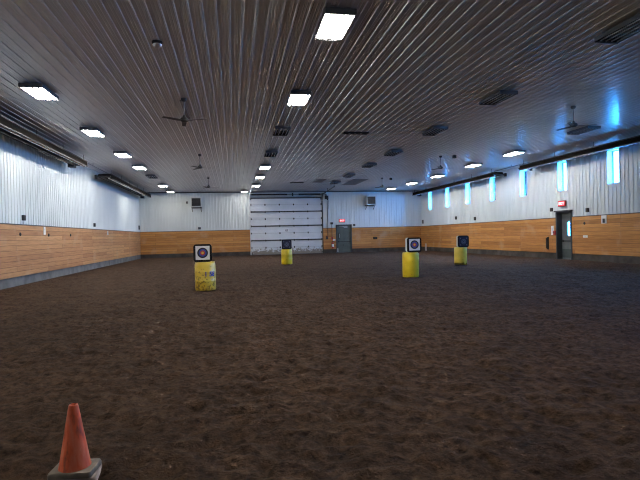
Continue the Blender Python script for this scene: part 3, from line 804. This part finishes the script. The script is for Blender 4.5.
tA = make_drum('mud-splashed yellow drum with blue writing, front left, under a white-faced target', (*dA,0), 'drum_muddy', .318)
tB = make_drum('small-looking yellow drum farthest away in front of the overhead door', (*dB,0), 'drum_clean', .318)
tC = make_drum('clean bright yellow drum right of centre under a white-faced target', (*dC,0), 'drum_clean', .303, h=.90, rz=.7, square=True)
tD = make_drum('yellow drum with a broken dark bottom edge, rightmost of the four', (*dD,0), 'drum_ragged', .305, ragged=True, square=True)
# blue handwriting wrapped on the front-left drum
w = text_mesh('lettering', '1 58', .20, 'ink_blue', tA, .002, .006)
vd = math.atan2(-dA[1], -dA[0])     # direction from drum to camera
for v in w.data.vertices:
    x, y, z = v.co
    a = vd + (x + .145)/.325
    v.co = ((.3225+z)*math.cos(a), (.3225+z)*math.sin(a), .505 + y)

# ------------------------------------------------------------------ foam archery blocks
def rrect(w, h, r, n=6):
    pts = []
    for cx, cz, a0 in ((w-r,h-r,0),(-w+r,h-r,90),(-w+r,-h+r,180),(w-r,-h+r,270)):
        for i in range(n+1):
            t = math.radians(a0 + 90*i/n); pts.append((cx + r*math.cos(t), cz + r*math.sin(t)))
    return pts
def disc(m, r0, r1, y, mi, n=40, cx=0, cz=0):
    """flat ring standing 2 mm proud, facing -y"""
    vs = []; fs = []
    for r in (r0, r1):
        for i in range(n):
            t = 2*PI*i/n; vs.append((cx + r*math.cos(t), y, cz + r*math.sin(t)))
    fs = [(i,(i+1)%n,n+(i+1)%n,n+i) for i in range(n)]
    if r0 < 1e-5: vs = vs[n:]; fs = [tuple(range(n))]
    m.add(vs, fs, mi)
def make_target(label, loc, white, w=.275, h=.275, dep=.26, rz=0, grp=None):
    t = thing('archery_target', label, 'target', loc, rz, group='foam block targets')
    # origin at the middle of the underside
    def lift(p): return [(u, v+h) for u, v in p]
    MB().prism(lift(rrect(w*.985,h*.985,.085)), 1, -dep/2+.05, dep/2).build('foam_body', 'target_side', t, smooth=True)
    MB().prism(lift(rrect(w,h,.09)), 1, -dep/2, -dep/2+.06).build('face_pad', 'target_black', t, smooth=True)
    y = -dep/2
    m = MB()
    if white:
        fw, fh, cz = w*.76, h*.77, h*1.03
        m.box(-fw,fw,y-.004,y,cz-fh,cz+fh,0)
        for k,(r0,r1,mi) in enumerate(((.118,.160,1),(.074,.118,2),(.038,.074,3),(0,.038,4))): disc(m, r0, r1, y-.0065, mi, cz=cz)
        m.build('target_face', ['target_paper','ring_black','ring_blue','ring_red','ring_gold'], t)
    else:
        m.prism(lift(rrect(w*.86,h*.86,.05)), 1, y-.004, y, 0)
        disc(m, .10,.125,y-.0065,1,cz=h*.95); disc(m,.03,.075,y-.0065,1,cz=h*.95)
        for sx in (-1,1):
            for sz in (-1,1): disc(m,.0,.030,y-.0065,1,n=16,cx=sx*w*.58,cz=h*.97+sz*h*.56)
        m.build('target_face', ['target_navy','ring_grey'], t)
    return t
TZ = .932*.87/.92
make_target('white-faced bullseye foam target on the mud-splashed front left drum', (dA[0]-.055,dA[1]-.06,TZ), True, .278,.275, rz=.02)
make_target('dark-faced foam target on the farthest drum before the overhead door', (dB[0]+.0,dB[1]-.06,TZ), False, .285,.28, rz=-.08)
make_target('white-faced bullseye foam target on the clean drum right of centre', (dC[0]+.10,dC[1]-.06,.945*.90/.932), True, .268,.275, rz=-.04)
make_target('dark-faced foam target on the rightmost broken-edged drum', (dD[0]+.09,dD[1]-.06,TZ), False, .27,.285, rz=-.08)

# ------------------------------------------------------------------ stacked cones
def cone_base_mesh(half, rb):
    b = MB(); pts = rrect(half[0], half[1], .022, 5)
    inner = [(math.cos(2*PI*i/len(pts)+math.atan2(pts[0][1],pts[0][0]))*(rb-.010), math.sin(2*PI*i/len(pts)+math.atan2(pts[0][1],pts[0][0]))*(rb-.010)) for i in range(len(pts))]
    k = len(pts); vs = []
    for sc, z in ((1.0,0),(1.0,.022),(.955,.036)): vs += [(u*sc, v*sc, z) for u,v in pts]
    vs += [(u,v,.040) for u,v in inner] + [(u,v,0) for u,v in inner]
    fs = []
    for a in range(5):
        c = (a+1) % 5
        for i in range(k):
            j=(i+1)%k; fs.append((a*k+i,a*k+j,c*k+j,c*k+i))
    b.add(vs, fs); return b
def make_cone(label, loc, rz, basemat, top, half):
    t = thing('traffic_cone', label, 'cone', loc, rz)
    z0 = .04
    m = MB(); n = 40
    rb, rt = .097, .031
    prof = [(rb+.005,z0),(rb+.002,z0+.010),(rb-.002,z0+.025),(rt,top-.012),(rt-.004,top-.002),(rt-.010,top),(rt-.013,top-.006),(rt-.012,top-.03),(rb-.018,z0+.02),(rb-.006,z0)]
    m.lathe(prof[:-1]+[prof[-1]], n)
    # drop the caps the lathe adds: leave the shell open
    m.f = [f for f in m.f if len(f) == 4]; m.mi = m.mi[:len(m.f)]
    m.build('cone_body', 'cone_orange', t, smooth=True)
    cone_base_mesh(half, rb).build('base', basemat, t, smooth=True)
    return t
lower = cone_base_mesh((.154,.121), .097).build('cone_base', 'cone_base_pale', loc=(-1.095,3.49,0), smooth=True)
lower.rotation_euler = (0,0,math.radians(5))
tag(lower, 'pale worn square cone base on the dirt, sticking out beneath the orange cone', 'cone base')
make_cone('faded orange traffic cone with dark square base at lower left', (-1.095,3.49,.042), math.radians(-6), 'cone_base_dark', .458, (.141,.108))

# ------------------------------------------------------------------ world, camera
w = bpy.data.worlds.new('World'); SC.world = w; w.use_nodes = True
nt = w.node_tree; nt.nodes.clear()
o = nt.nodes.new('ShaderNodeOutputWorld'); bg = nt.nodes.new('ShaderNodeBackground'); nt.links.new(bg.outputs[0], o.inputs[0])
bg.inputs[0].default_value = (.035,.32,.92,1); bg.inputs[1].default_value = 18.5

cam = bpy.data.cameras.new('Camera'); co = bpy.data.objects.new('Camera', cam); COL.objects.link(co)
r = Vector((0.98377432,-0.17784506,-0.02364807)); u = Vector((0.02477952,0.00414322,0.99968435)); f = Vector((0.17769094,0.98404978,-0.00848291))
M = Matrix(((r.x,u.x,-f.x,0),(r.y,u.y,-f.y,0),(r.z,u.z,-f.z,1.6),(0,0,0,1)))
co.matrix_world = M
cam.sensor_fit = 'HORIZONTAL'; cam.sensor_width = 36; cam.lens = 479.4418/640*36; cam.clip_end = 200; cam.clip_start = .05
SC.camera = co
SC.cycles.use_denoising = True; SC.cycles.filter_width = 1.1
SC.cycles.max_bounces = 8; SC.cycles.diffuse_bounces = 5; SC.cycles.glossy_bounces = 4
SC.cycles.sample_clamp_indirect = 8
vs = SC.view_settings; vs.view_transform = 'Standard'; vs.look = 'None'; vs.exposure = 2.78; vs.gamma = 1; vs.use_curve_mapping = False
